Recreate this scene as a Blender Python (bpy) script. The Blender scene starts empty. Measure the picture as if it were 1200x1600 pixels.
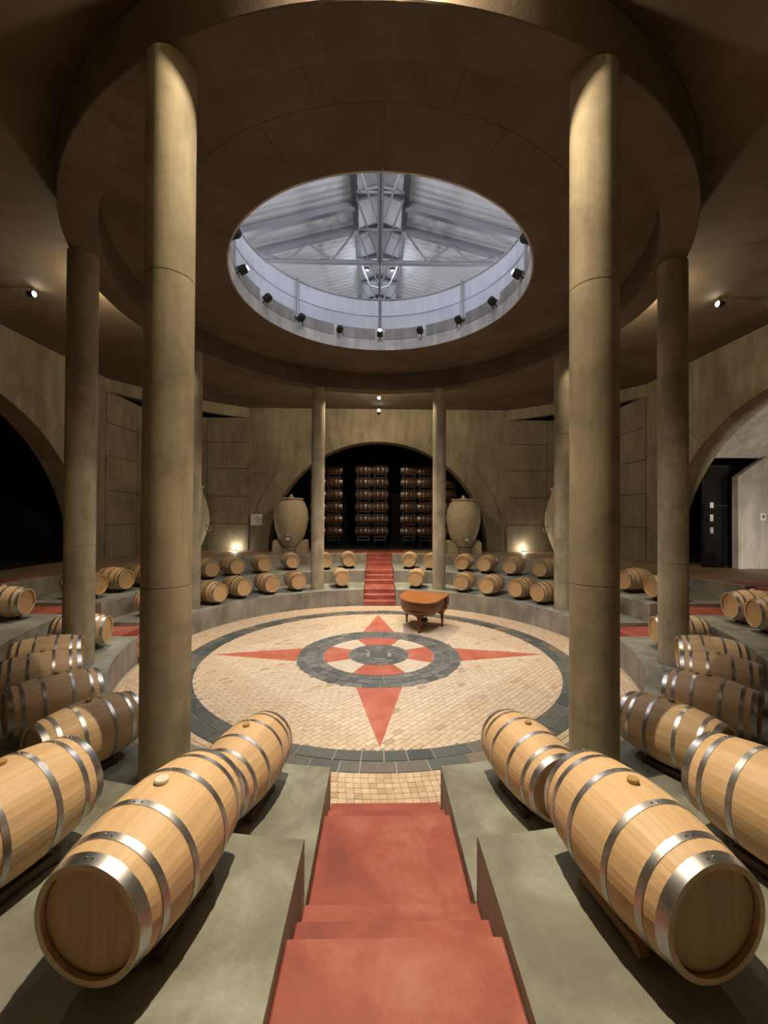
import bpy, bmesh, math, random
from mathutils import Vector, Matrix
random.seed(7)
R = math.radians
PI = math.pi
S = bpy.context.scene
C = S.collection

# ------------------------------------------------------------ camera
cam_d = bpy.data.cameras.new('camera'); cam = bpy.data.objects.new('camera', cam_d); C.objects.link(cam)
cam_d.sensor_fit = 'HORIZONTAL'; cam_d.sensor_width = 36.0; cam_d.lens = 36.0 * 639.4 / 1200.0
cam_d.clip_start = 0.05; cam_d.clip_end = 200
pit, yaw, rol = 0.0102, 0.0170, 0.0054
fw = Vector((math.sin(yaw) * math.cos(pit), math.cos(yaw) * math.cos(pit), math.sin(pit)))
rt = fw.cross(Vector((0, 0, 1))).normalized(); up = rt.cross(fw)
r2 = math.cos(rol) * rt + math.sin(rol) * up; u2 = -math.sin(rol) * rt + math.cos(rol) * up
cam.matrix_world = Matrix(((r2.x, u2.x, -fw.x, -0.0605), (r2.y, u2.y, -fw.y, -10.0), (r2.z, u2.z, -fw.z, 3.3665), (0, 0, 0, 1)))
S.camera = cam
# ------------------------------------------------------------ world and exposure
w = bpy.data.worlds.new('world'); S.world = w; w.use_nodes = True
w.node_tree.nodes['Background'].inputs[0].default_value = (0.010, 0.009, 0.007, 1)
w.node_tree.nodes['Background'].inputs[1].default_value = 0.3
S.view_settings.view_transform = 'Standard'; S.view_settings.look = 'None'
S.view_settings.gamma = 1.0; S.view_settings.use_curve_mapping = False
S.view_settings.exposure = 0.0
# light strengths (the lamps themselves are built further down, each with its fixture)
WARM = (1.0, 0.83, 0.58); RIM = (1.0, 0.91, 0.83); COOL = (0.93, 0.94, 1.0)
P_BEAM, P_DOWN, P_AXIS, P_RIM, P_UP, P_HALL = 190.0, 1050.0, 22.0, 535.0, 24.0, 720.0

# ------------------------------------------------------------ main measures
Z1, Z2, Z3 = 0.615, 1.114, 1.587
R1, R2, R3 = 5.49, 7.12, 9.63
RC = 6.03; RH = 3.51; ZC = 8.87; ZB = 8.21; RI, RO = 5.70, 6.22
WALL = 11.0; AR = 5.6

# ------------------------------------------------------------ materials
def mat(name):
    m = bpy.data.materials.new(name); m.use_nodes = True
    nt = m.node_tree; return m, nt, nt.nodes['Principled BSDF']
def ramp(nt, fac, cols):
    r = nt.nodes.new('ShaderNodeValToRGB'); e = r.color_ramp.elements
    while len(e) < len(cols): e.new(0.5)
    for i, (p, c) in enumerate(cols): e[i].position = p; e[i].color = (*c, 1)
    nt.links.new(fac, r.inputs[0]); return r.outputs[0]
def noise(nt, vec, scale, detail=4, rough=0.55, dist=0.0):
    n = nt.nodes.new('ShaderNodeTexNoise'); n.inputs['Scale'].default_value = scale
    n.inputs['Detail'].default_value = detail; n.inputs['Roughness'].default_value = rough; n.inputs['Distortion'].default_value = dist
    if vec is not None: nt.links.new(vec, n.inputs['Vector'])
    return n.outputs['Fac']
def coords(nt, kind='Object', scale=(1, 1, 1)):
    t = nt.nodes.new('ShaderNodeTexCoord'); mp = nt.nodes.new('ShaderNodeMapping'); mp.inputs['Scale'].default_value = scale
    nt.links.new(t.outputs[kind], mp.inputs[0]); return mp.outputs[0]
def geo_pos(nt, scale=(1, 1, 1)):
    t = nt.nodes.new('ShaderNodeNewGeometry'); mp = nt.nodes.new('ShaderNodeMapping'); mp.inputs['Scale'].default_value = scale
    nt.links.new(t.outputs['Position'], mp.inputs[0]); return mp.outputs[0]
def mixc(nt, fac, a, b, mode='MIX'):
    m = nt.nodes.new('ShaderNodeMix'); m.data_type = 'RGBA'; m.blend_type = mode
    if isinstance(fac, float): m.inputs[0].default_value = fac
    else: nt.links.new(fac, m.inputs[0])
    for s, v in ((6, a), (7, b)):
        if isinstance(v, tuple): m.inputs[s].default_value = (*v, 1)
        else: nt.links.new(v, m.inputs[s])
    return m.outputs[2]
def bump(nt, bs, h, strength=0.3, dist=0.02):
    b = nt.nodes.new('ShaderNodeBump'); b.inputs['Strength'].default_value = strength; b.inputs['Distance'].default_value = dist
    nt.links.new(h, b.inputs['Height']); nt.links.new(b.outputs[0], bs.inputs['Normal'])
def concrete(name, dark, mid, light, rough=0.8, scale=0.9, streak=True, veins=False):
    m, nt, bs = mat(name)
    p = geo_pos(nt)
    n1 = noise(nt, p, scale, 6, 0.62, 0.4)
    c = ramp(nt, n1, [(0.3, dark), (0.5, mid), (0.72, light)])
    if streak:
        n2 = noise(nt, geo_pos(nt, (2.2, 2.2, 0.35)), 1.6, 5, 0.6)
        f2 = ramp(nt, n2, [(0.42, (0.72, 0.72, 0.72)), (0.62, (1.06, 1.05, 1.02))])
        c = mixc(nt, 0.75, c, f2, 'MULTIPLY')
    if veins:
        nv = noise(nt, p, 0.9, 5, 0.6, 1.6)
        fv = ramp(nt, nv, [(0.485, (0, 0, 0)), (0.5, (1, 1, 1)), (0.515, (0, 0, 0))])
        nm_ = noise(nt, geo_pos(nt, (1, 1, 1)), 0.45, 2)
        fm = ramp(nt, nm_, [(0.5, (0, 0, 0)), (0.62, (0.22, 0.22, 0.22))])
        c = mixc(nt, mixc(nt, 1.0, fv, fm, 'MULTIPLY'), c, (0.30, 0.24, 0.17))
    n3 = noise(nt, p, 38, 4, 0.7)
    c = mixc(nt, 0.25, c, ramp(nt, n3, [(0.3, (0.75, 0.75, 0.75)), (0.7, (1.1, 1.1, 1.1))]), 'MULTIPLY')
    nt.links.new(c, bs.inputs['Base Color']); bs.inputs['Roughness'].default_value = rough
    bump(nt, bs, n3, 0.18, 0.015)
    return m
M = {}
M['column'] = concrete('column_concrete', (0.235, 0.195, 0.125), (0.36, 0.305, 0.21), (0.46, 0.39, 0.27), scale=1.5)
M['wall'] = concrete('wall_concrete', (0.20, 0.165, 0.105), (0.29, 0.245, 0.165), (0.37, 0.315, 0.22), scale=0.55)
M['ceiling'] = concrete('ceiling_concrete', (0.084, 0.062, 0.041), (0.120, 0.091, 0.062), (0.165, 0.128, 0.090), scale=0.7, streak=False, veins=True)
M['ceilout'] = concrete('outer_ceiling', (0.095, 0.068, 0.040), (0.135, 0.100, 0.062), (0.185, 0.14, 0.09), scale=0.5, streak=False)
M['tier'] = concrete('tier_top_concrete', (0.125, 0.120, 0.095), (0.205, 0.206, 0.168), (0.33, 0.355, 0.30), 0.72, 1.5, streak=False)
M['riser'] = concrete('tier_side_concrete', (0.19, 0.165, 0.13), (0.29, 0.26, 0.21), (0.37, 0.33, 0.27), 0.8, 1.2)
M['rim'] = concrete('rim_concrete', (0.46, 0.46, 0.45), (0.58, 0.58, 0.57), (0.68, 0.68, 0.66), 0.8, 1.6)
M['kerb'] = concrete('kerb_concrete', (0.24, 0.24, 0.235), (0.31, 0.31, 0.30), (0.38, 0.38, 0.365), 0.8, 1.6)
M['stone'] = concrete('vault_concrete', (0.34, 0.32, 0.28), (0.44, 0.42, 0.37), (0.54, 0.51, 0.45), 0.85, 0.8)
M['red'] = concrete('red_cement', (0.21, 0.042, 0.027), (0.32, 0.072, 0.046), (0.42, 0.15, 0.115), 0.6, 1.7, streak=False)
M['redstone'] = concrete('red_stone', (0.38, 0.09, 0.05), (0.46, 0.125, 0.075), (0.54, 0.19, 0.13), 0.5, 2.0, streak=False)
M['palestone'] = concrete('pale_stone', (0.52, 0.43, 0.32), (0.60, 0.51, 0.39), (0.66, 0.58, 0.46), 0.5, 2.0, streak=False)
M['tan'] = concrete('tan_floor', (0.27, 0.175, 0.10), (0.35, 0.235, 0.14), (0.43, 0.30, 0.19), 0.6, 1.2, streak=False)
def flat(name, col, rough=0.6, metal=0.0, spec=0.5):
    m, nt, bs = mat(name); bs.inputs['Base Color'].default_value = (*col, 1); bs.inputs['Roughness'].default_value = rough
    bs.inputs['Metallic'].default_value = metal; bs.inputs['Specular IOR Level'].default_value = spec; return m
M['black'] = flat('matte_black', (0.012, 0.011, 0.010), 0.7)
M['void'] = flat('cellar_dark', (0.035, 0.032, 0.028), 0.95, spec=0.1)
M['grout'] = flat('grout', (0.46, 0.345, 0.235), 0.9)
M['darkgrout'] = flat('dark_grout', (0.30, 0.275, 0.23), 0.9)
M['white'] = flat('white_paint', (0.50, 0.51, 0.53), 0.55)
M['steelpaint'] = flat('painted_steel', (0.10, 0.103, 0.12), 0.5)
M['steelmid'] = flat('grey_steel', (0.24, 0.245, 0.27), 0.45)
M['rail'] = flat('brushed_rail', (0.30, 0.305, 0.33), 0.5, 0.35)
M['darksteel'] = flat('dark_steel', (0.045, 0.045, 0.052), 0.55)
M['rack'] = flat('rack_steel', (0.25, 0.22, 0.22), 0.4, 0.6)
M['paper'] = flat('paper', (0.75, 0.72, 0.72), 0.7)
M['ink'] = flat('purple_ink', (0.16, 0.08, 0.14), 0.7)
M['plastic'] = flat('white_plastic', (0.75, 0.72, 0.66), 0.4)
def glass_panel():
    m, nt, bs = mat('frosted_panel')
    n = noise(nt, geo_pos(nt, (3, 3, 0.5)), 1.5, 3)
    nt.links.new(ramp(nt, n, [(0.35, (0.62, 0.64, 0.72)), (0.65, (0.76, 0.78, 0.85))]), bs.inputs['Base Color'])
    bs.inputs['Roughness'].default_value = 0.35
    tr = nt.nodes.new('ShaderNodeBsdfTranslucent'); tr.inputs[0].default_value = (0.72, 0.75, 0.82, 1)
    mx = nt.nodes.new('ShaderNodeMixShader'); mx.inputs[0].default_value = 0.45
    nt.links.new(bs.outputs[0], mx.inputs[1]); nt.links.new(tr.outputs[0], mx.inputs[2])
    nt.links.new(mx.outputs[0], nt.nodes['Material Output'].inputs[0]); return m
M['panel'] = glass_panel()
def dark_glass():
    m, nt, bs = mat('dark_glass'); bs.inputs['Base Color'].default_value = (0.008, 0.008, 0.009, 1); bs.inputs['Roughness'].default_value = 0.06; return m
M['glass'] = dark_glass()
def oak(name, a, b, c, grain_axis=1):
    m, nt, bs = mat(name)
    sc = [26.0, 26.0, 26.0]; sc[grain_axis] = 1.6
    oi = nt.nodes.new('ShaderNodeObjectInfo')
    ad = nt.nodes.new('ShaderNodeVectorMath'); ad.operation = 'ADD'
    cb = nt.nodes.new('ShaderNodeCombineXYZ')
    ml = nt.nodes.new('ShaderNodeMath'); ml.operation = 'MULTIPLY'; ml.inputs[1].default_value = 37.0
    nt.links.new(oi.outputs['Random'], ml.inputs[0])
    for i in range(3): nt.links.new(ml.outputs[0], cb.inputs[i])
    nt.links.new(coords(nt, 'Object', tuple(sc)), ad.inputs[0]); nt.links.new(cb.outputs[0], ad.inputs[1])
    n = noise(nt, ad.outputs[0], 1.0, 5, 0.6, 0.3)
    col = ramp(nt, n, [(0.25, a), (0.5, b), (0.75, c)])
    tint = ramp(nt, oi.outputs['Random'], [(0.0, (0.86, 0.83, 0.79)), (0.5, (0.98, 0.98, 0.98)), (1.0, (1.06, 1.04, 1.0))])
    col = mixc(nt, 0.85, col, tint, 'MULTIPLY')
    nt.links.new(col, bs.inputs['Base Color']); bs.inputs['Roughness'].default_value = 0.55
    bump(nt, bs, n, 0.08, 0.004); return m
M['oak'] = oak('new_oak', (0.58, 0.385, 0.215), (0.64, 0.44, 0.25), (0.70, 0.495, 0.29))
M['oakbody'] = oak('oak_body', (0.46, 0.29, 0.135), (0.55, 0.355, 0.175), (0.63, 0.42, 0.215))
M['oakdim'] = oak('dimmed_oak', (0.075, 0.034, 0.016), (0.11, 0.052, 0.025), (0.15, 0.074, 0.036))  # oak colour darkened to stand in for the dim cellar light
M['head'] = oak('oak_head', (0.44, 0.27, 0.125), (0.52, 0.33, 0.155), (0.58, 0.38, 0.185), 2)
M['chock'] = oak('shaded_dark_timber', (0.035, 0.02, 0.012), (0.06, 0.035, 0.02), (0.09, 0.05, 0.03))  # dark wood, deepened further for the shadow under the barrels
M['chocklight'] = oak('pale_timber', (0.20, 0.12, 0.06), (0.27, 0.165, 0.085), (0.33, 0.21, 0.11))
M['bung'] = flat('tan_bung', (0.42, 0.26, 0.10), 0.5)
M['bungwhite'] = flat('white_bung', (0.72, 0.66, 0.56), 0.4)
M['piano'] = oak('piano_walnut', (0.085, 0.026, 0.008), (0.13, 0.042, 0.012), (0.17, 0.058, 0.018))
M['piano'].node_tree.nodes['Principled BSDF'].inputs['Roughness'].default_value = 0.28
M['pianolid'] = oak('piano_lid_walnut', (0.30, 0.10, 0.028), (0.38, 0.135, 0.040), (0.45, 0.175, 0.058))
M['pianolid'].node_tree.nodes['Principled BSDF'].inputs['Roughness'].default_value = 0.3
def hoopmat():
    m, nt, bs = mat('galvanised_hoop')
    n = noise(nt, geo_pos(nt), 14, 4)
    nt.links.new(ramp(nt, n, [(0.3, (0.40, 0.40, 0.42)), (0.7, (0.62, 0.62, 0.64))]), bs.inputs['Base Color'])
    bs.inputs['Metallic'].default_value = 1.0; bs.inputs['Roughness'].default_value = 0.36; return m
M['hoop'] = hoopmat()
def rndcol(name, cols, rough=0.6, attr=None):
    m, nt, bs = mat(name)
    if attr:
        a = nt.nodes.new('ShaderNodeAttribute'); a.attribute_name = attr; src = a.outputs['Fac']
    else:
        a = nt.nodes.new('ShaderNodeObjectInfo'); src = a.outputs['Random']
    k = len(cols); c = ramp(nt, src, [(i / (k - 1), q) for i, q in enumerate(cols)])
    n = noise(nt, geo_pos(nt), 9, 5, 0.65)
    c = mixc(nt, 0.55, c, ramp(nt, n, [(0.3, (0.68, 0.68, 0.68)), (0.7, (1.18, 1.16, 1.12))]), 'MULTIPLY')
    nt.links.new(c, bs.inputs['Base Color']); bs.inputs['Roughness'].default_value = rough
    bump(nt, bs, n, 0.15, 0.01); return m
M['slate'] = rndcol('slate', [(0.050, 0.060, 0.060), (0.085, 0.095, 0.090), (0.115, 0.12, 0.105), (0.065, 0.078, 0.078), (0.14, 0.13, 0.105), (0.09, 0.10, 0.095), (0.22, 0.155, 0.11)], 0.5)
M['slate2'] = rndcol('grey_slate', [(0.085, 0.095, 0.095), (0.14, 0.145, 0.14), (0.19, 0.19, 0.175), (0.11, 0.12, 0.118), (0.23, 0.225, 0.205)], 0.5)
M['tile'] = rndcol('beige_tile', [(0.44, 0.31, 0.20), (0.54, 0.41, 0.28), (0.58, 0.455, 0.325), (0.62, 0.505, 0.375), (0.66, 0.555, 0.43)], 0.5, 'tone')
M['tileo'] = rndcol('beige_tile_apron', [(0.44, 0.31, 0.195), (0.52, 0.385, 0.25), (0.56, 0.425, 0.285), (0.60, 0.475, 0.335)], 0.55)
def clay():
    m, nt, bs = mat('jar_clay')
    n = noise(nt, geo_pos(nt), 5, 6, 0.65, 0.5)
    nt.links.new(ramp(nt, n, [(0.3, (0.46, 0.385, 0.255)), (0.5, (0.57, 0.485, 0.335)), (0.75, (0.64, 0.56, 0.40))]), bs.inputs['Base Color'])
    bs.inputs['Roughness'].default_value = 0.75; bump(nt, bs, n, 0.15, 0.02); return m
M['clay'] = clay()
def emit(name, col, s):
    m, nt, bs = mat(name); bs.inputs['Base Color'].default_value = (0, 0, 0, 1)
    bs.inputs['Emission Color'].default_value = (*col, 1); bs.inputs['Emission Strength'].default_value = s; return m
M['lens'] = emit('lamp_lens', (1.0, 0.93, 0.84), 40.0)

# ------------------------------------------------------------ mesh helpers
def mesh(name, verts, faces, smooth=False):
    me = bpy.data.meshes.new(name); me.from_pydata(verts, [], faces); me.update()
    bm = bmesh.new(); bm.from_mesh(me); bmesh.ops.recalc_face_normals(bm, faces=bm.faces)
    bm.to_mesh(me); bm.free()
    if smooth:
        for p in me.polygons: p.use_smooth = True
        try: me.set_sharp_from_angle(angle=R(35))
        except Exception: pass
    return me
class MB:
    def __init__(s): s.v = []; s.f = []
    def add(s, v, f):
        o = len(s.v); s.v += [tuple(x) for x in v]; s.f += [tuple(i + o for i in q) for q in f]; return s
    def box(s, x0, y0, z0, x1, y1, z1, mtx=None):
        v = [Vector((x, y, z)) for z in (z0, z1) for y in (y0, y1) for x in (x0, x1)]
        if mtx is not None: v = [mtx @ q for q in v]
        return s.add(v, [(0, 1, 3, 2), (4, 6, 7, 5), (0, 4, 5, 1), (2, 3, 7, 6), (0, 2, 6, 4), (1, 5, 7, 3)])
    def tube(s, a, b, r, n=8, r2=None):
        a = Vector(a); b = Vector(b); d = (b - a).normalized(); r2 = r if r2 is None else r2
        x = d.cross(Vector((0, 0, 1)));  x = x.normalized() if x.length > 1e-4 else Vector((1, 0, 0)); y = d.cross(x)
        v = []
        for c, rr in ((a, r), (b, r2)):
            for i in range(n): t = 2 * PI * i / n; v.append(c + x * (rr * math.cos(t)) + y * (rr * math.sin(t)))
        f = [(i, (i + 1) % n, n + (i + 1) % n, n + i) for i in range(n)] + [tuple(range(n)), tuple(range(2 * n - 1, n - 1, -1))]
        return s.add(v, f)
    def lathe(s, prof, n=24, c=(0, 0, 0), axis='z', closed=False):
        v = []; f = []; m = len(prof)
        for (r, h) in prof:
            for i in range(n):
                t = 2 * PI * i / n
                if axis == 'z': q = (c[0] + r * math.cos(t), c[1] + r * math.sin(t), c[2] + h)
                else: q = (c[0] + r * math.sin(t), c[1] + h, c[2] + r * math.cos(t))
                v.append(q)
        for j in range(m if closed else m - 1):
            k = (j + 1) % m
            for i in range(n): f.append((j * n + i, j * n + (i + 1) % n, k * n + (i + 1) % n, k * n + i))
        if not closed:
            if prof[0][0] > 1e-5: f.append(tuple(range(n)))
            if prof[-1][0] > 1e-5: f.append(tuple((m - 1) * n + i for i in range(n)))
        return s.add(v, f)
    def prism(s, pts, z0, z1, sc0=1.0):
        n = len(pts); cx = sum(p[0] for p in pts) / n; cy = sum(p[1] for p in pts) / n
        v = [(cx + (x - cx) * sc0, cy + (y - cy) * sc0, z0) for x, y in pts] + [(x, y, z1) for x, y in pts]
        return s.add(v, [tuple(range(n)), tuple(range(2 * n - 1, n - 1, -1))] + [(i, (i + 1) % n, n + (i + 1) % n, n + i) for i in range(n)])
    def path(s, pts, r, n=6):
        for a, b in zip(pts[:-1], pts[1:]): s.tube(a, b, r, n)
        return s
    def mesh(s, name, smooth=False): return mesh(name, s.v, s.f, smooth)
def bevel(me, wd, seg=1):
    bm = bmesh.new(); bm.from_mesh(me)
    ed = [e for e in bm.edges if len(e.link_faces) == 2 and e.calc_face_angle(0) > R(50)]
    bmesh.ops.bevel(bm, geom=ed, offset=wd, segments=seg, profile=0.5, affect='EDGES', clamp_overlap=True)
    bm.to_mesh(me); bm.free(); return me
def obj(name, me, m, parent=None, loc=None, rot=None):
    o = bpy.data.objects.new(name, me)
    if m is not None and not me.materials: me.materials.append(M[m] if isinstance(m, str) else m)
    C.objects.link(o)
    if loc is not None: o.location = loc
    if rot is not None: o.rotation_euler = rot
    if parent is not None: o.parent = parent
    return o
def tag(o, label, cat, group=None):
    o['label'] = label; o['category'] = cat
    if group: o['group'] = group
    return o
def thing(name, label, cat, loc=(0, 0, 0), rz=0.0, group=None):
    o = bpy.data.objects.new(name, None); C.objects.link(o); o.empty_display_size = 0.2
    o.location = loc; o.rotation_euler = (0, 0, rz); return tag(o, label, cat, group)
def struct(name, me, m, label, cat):
    o = obj(name, me, m); o['kind'] = 'structure'; return tag(o, label, cat)
def sroot(name, label, cat, loc=(0, 0, 0)):
    o = thing(name, label, cat, loc); o['kind'] = 'structure'; return o
def lamp(name, kind, loc, power, col, parent=None, size=0.05, aim=None, angle=None, blend=0.5):
    l = bpy.data.lights.new(name, kind); l.energy = power; l.color = col; l.shadow_soft_size = size
    o = bpy.data.objects.new(name, l); C.objects.link(o); o.location = loc
    if kind == 'SPOT': l.spot_size = R(angle); l.spot_blend = blend
    if aim is not None: o.rotation_euler = (Vector(aim) - Vector(loc)).to_track_quat('-Z', 'Y').to_euler()
    if parent is not None:
        o.parent = parent; o.matrix_parent_inverse = Matrix.Translation(parent.location).inverted() if not any(parent.rotation_euler) else (Matrix.Translation(parent.location) @ parent.rotation_euler.to_matrix().to_4x4()).inverted()
    return o
def polar(r, deg, z=0.0): return Vector((r * math.sin(R(deg)), r * math.cos(R(deg)), z))

# ============================================================ FLOOR (mosaic)
mb = MB(); mb.lathe([(0.001, -0.30), (7.3, -0.30), (7.3, -0.012), (0.001, -0.012)], 96)
floor = struct('floor', mb.mesh('floor_base'), 'grout', 'round beige floor inlaid with a red compass star and slate rings', 'floor')
def ring_block(name, r0, r1, a0, a1, z0, z1, n=4, jit=0.0):
    v = []; f = []
    for z in (z0, z1):
        for r in (r0, r1):
            for i in range(n + 1):
                a = a0 + (a1 - a0) * i / n; v.append((r * math.sin(a), r * math.cos(a), z + (random.uniform(-jit, jit) if z == z1 else 0)))
    m = n + 1; f = []
    for i in range(n):
        f.append((i, i + 1, m + i + 1, m + i)); f.append((2 * m + i, 2 * m + i + 1, 3 * m + i + 1, 3 * m + i))
        f.append((i, i + 1, 2 * m + i + 1, 2 * m + i)); f.append((m + i, m + i + 1, 3 * m + i + 1, 3 * m + i))
    f.append((0, m, 3 * m, 2 * m)); f.append((n, m + n, 3 * m + n, 2 * m + n))
    return mesh(name, v, f)
# slate ring, two courses, each stone its own piece
def stone_ring(r0, r1, courses, count, m, name, gap, zt):
    rs = [r0 + (r1 - r0) * k / courses for k in range(courses + 1)]
    for k in range(courses):
        ws = [random.uniform(0.62, 1.38) for _ in range(count)]; t = sum(ws); a = random.uniform(0, 1)
        dj = random.uniform(-0.03, 0.03)
        for wv in ws:
            da = 2 * PI * wv / t; rm = (rs[k] + rs[k + 1]) / 2; g = gap / rm / 2
            h = zt + random.uniform(-0.003, 0.002)
            obj(name, ring_block(name, rs[k] + gap / 2, rs[k + 1] - gap / 2, a + g, a + da - g, -0.012, h, 3, 0.001), m, floor); a += da
mb = MB(); mb.lathe([(4.08, -0.014), (4.08, -0.004), (4.63, -0.004), (4.63, -0.014)], 96, closed=True)
obj('ring_bed', mb.mesh('ring_bed'), 'darkgrout', floor)
mb = MB(); mb.lathe([(0.01, -0.014), (0.01, -0.004), (1.98, -0.004), (1.98, -0.014)], 72, closed=True)
obj('rose_bed', mb.mesh('rose_bed'), 'darkgrout', floor)
stone_ring(4.10, 4.61, 2, 62, 'slate', 'slate_stone', 0.018, 0.006)
stone_ring(1.34, 1.97, 3, 40, 'slate2', 'slate_stone', 0.016, 0.006)
stone_ring(0.30, 0.725, 3, 17, 'slate2', 'slate_stone', 0.016, 0.006)
mb = MB(); mb.box(-0.22, -0.24, -0.012, 0.22, 0.24, 0.009)
obj('centre_slab', bevel(mb.mesh('centre_slab'), 0.006), 'slate', floor)
for k in range(4):
    c = k * PI / 2
    obj('red_sector', ring_block('red_sector', 0.74, 1.325, c - R(25), c + R(25), -0.012, 0.006, 8), 'redstone', floor)
    obj('pale_sector', ring_block('pale_sector', 0.74, 1.325, c + R(25.6), c + R(64.4), -0.012, 0.006, 6), 'palestone', floor)
for k in range(4):
    me = mesh('star_ray', [(-0.45, 1.93, -0.012), (0.45, 1.93, -0.012), (0.0, 4.02, -0.012), (-0.45, 1.93, 0.005), (0.45, 1.93, 0.005), (0.0, 4.02, 0.005)],
              [(0, 1, 2), (3, 5, 4), (0, 3, 4, 1), (1, 4, 5, 2), (2, 5, 3, 0)])
    obj('star_ray', me, 'redstone', floor, rot=(0, 0, k * PI / 2))
# beige tiles: joined field with real joints
def tile_field(name, cells, m):
    v = []; f = []; tones = []
    for (x, y, hx, hy, a, tone, z) in cells:
        o = len(v); ca, sa = math.cos(a), math.sin(a)
        for sx, sy in ((-1, -1), (1, -1), (1, 1), (-1, 1)):
            dx, dy = sx * hx, sy * hy; v.append((x + dx * ca - dy * sa, y + dx * sa + dy * ca, -0.012))
        for sx, sy in ((-1, -1), (1, -1), (1, 1), (-1, 1)):
            dx, dy = sx * (hx - 0.002), sy * (hy - 0.002); v.append((x + dx * ca - dy * sa, y + dx * sa + dy * ca, z))
        f += [(o + 4, o + 5, o + 6, o + 7), (o, o + 1, o + 5, o + 4), (o + 1, o + 2, o + 6, o + 5), (o + 2, o + 3, o + 7, o + 6), (o + 3, o, o + 4, o + 7)]
        tones += [tone] * 8
    me = bpy.data.meshes.new(name); me.from_pydata(v, [], f); me.update()
    at = me.attributes.new('tone', 'FLOAT', 'POINT'); at.data.foreach_set('value', tones)
    o = obj(name, me, m, floor); o['kind'] = 'stuff'; return o
cells = []
st = 0.098
rows = int(8.6 / st)
for j in range(rows):
    for i in range(rows // 2 + 2):
        u = -4.3 + i * 2 * st + (st if j % 2 else 0); vv = -4.3 + j * st
        x = (u - vv) * 0.70711; y = (u + vv) * 0.70711; r = math.hypot(x, y)
        if r > 4.13 or r < 1.95: continue
        a, b = abs(x), abs(y)
        # pale diagonal star between the red rays
        pale = a + b < 4.02
        tone = min(1, max(0, random.gauss(0.72 if pale else 0.42, 0.10)))
        if random.random() < 0.02: tone = random.choice((0.02, 0.08))
        cells.append((x, y, st - 0.0016, st / 2 - 0.0016, PI / 4, tone, random.uniform(-0.001, 0.002)))
tile_field('beige_tiles', cells, 'tile')
cells = []
apron = []
rr = 4.66
while rr < 5.6:
    n = int(2 * PI * rr / 0.098)
    off = random.uniform(0, 1)
    for k in range(n):
        a = 2 * PI * (k + off) / n; x, y = rr * math.sin(a), rr * math.cos(a)
        if y < 0 and abs(x - 0.05) < 0.66: apron.append((x, y, a)); continue
        cells.append((x, y, 0.046, 0.046, -a, min(1, max(0, random.gauss(0.36, 0.14))), random.uniform(-0.001, 0.002)))
    rr += 0.098
tile_field('border_tiles', cells, 'tile')
mb = MB(); mb.box(-0.046, -0.046, -0.012, 0.046, 0.046, 0.0); tile_me = bevel(mb.mesh('apron_tile'), 0.003)
tile_me.materials.append(M['tileo'])
for x, y, a in apron: obj('floor_tile', tile_me, None, floor, (x, y, random.uniform(-0.001, 0.002)), (0, 0, -a))

# ============================================================ TIERS AND STAIRS
def wN(sx): return 0.66 if sx > 0 else 0.555      # the red stairs sit 5 cm off axis
def tier_sector(name, ri, ro, z, q, square=None, n=28):
    # q: quadrant signs (sx, sy); edges parallel to the stair sides
    sx, sy = q; wn = wN(sx); we = 0.61
    def arc(r, k):
        a0 = math.asin(wn / r); a1 = PI / 2 - math.asin(we / r); a = a0 + (a1 - a0) * k / n
        return (sx * r * math.sin(a), sy * r * math.cos(a))
    ch = 0.02; v = []; f = []
    def outer(k):
        if square is None: return arc(ro, k)
        x, y = arc(ri, k)
        if k == 0: return (sx * wn, sy * square)
        if k == n: return (sx * square, sy * we)
        s = square / max(abs(x), abs(y)); return (x * s, y * s)
    for k in range(n + 1):
        xi, yi = arc(ri, k); xc, yc = arc(ri + ch, k); xo, yo = outer(k)
        v += [(xi, yi, 0), (xi, yi, z - ch), (xc, yc, z), (xo, yo, z), (xo, yo, 0)]
    for k in range(n):
        a, b = 5 * k, 5 * k + 5
        for j in range(5): f.append((a + j, a + (j + 1) % 5, b + (j + 1) % 5, b + j))
    f.append((0, 1, 2, 3, 4)); f.append(tuple(5 * n + i for i in (4, 3, 2, 1, 0)))
    me = mesh(name, v, f)
    return me
def two_mats(me, top, side):
    me.materials.append(M[top]); me.materials.append(M[side])
    for p in me.polygons: p.material_index = 0 if p.normal.z > 0.4 else 1
QN = {(1, 1): 'far right', (-1, 1): 'far left', (1, -1): 'near right', (-1, -1): 'near left'}
for ti, (ri, ro, z, nm) in enumerate(((R1, R2 + 0.06, Z1, 'lowest'), (R2, R3 + 0.06, Z2, 'middle'), (R3, None, Z3, 'topmost'))):
    for q in QN:
        me = tier_sector('tier', ri, ro, z, q, None if ro else 11.9)
        two_mats(me, 'tier' if ti < 2 else 'tan', 'riser')
        o = obj('floor_tier', me, None); o['kind'] = 'structure'
        tag(o, '%s curved concrete tier in the %s quarter of the ring' % (nm, QN[q]), 'floor')
NOS = [(0.173, 5.40), (0.347, 5.75), (0.52, 6.07), (0.69, 7.14), (0.86, 7.43), (1.03, 7.70), (1.21, 9.30), (1.39, 9.56), (1.575, 9.83)]
AX = {'far': 0.0, 'right': 90.0, 'near': 180.0, 'left': -90.0}
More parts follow.
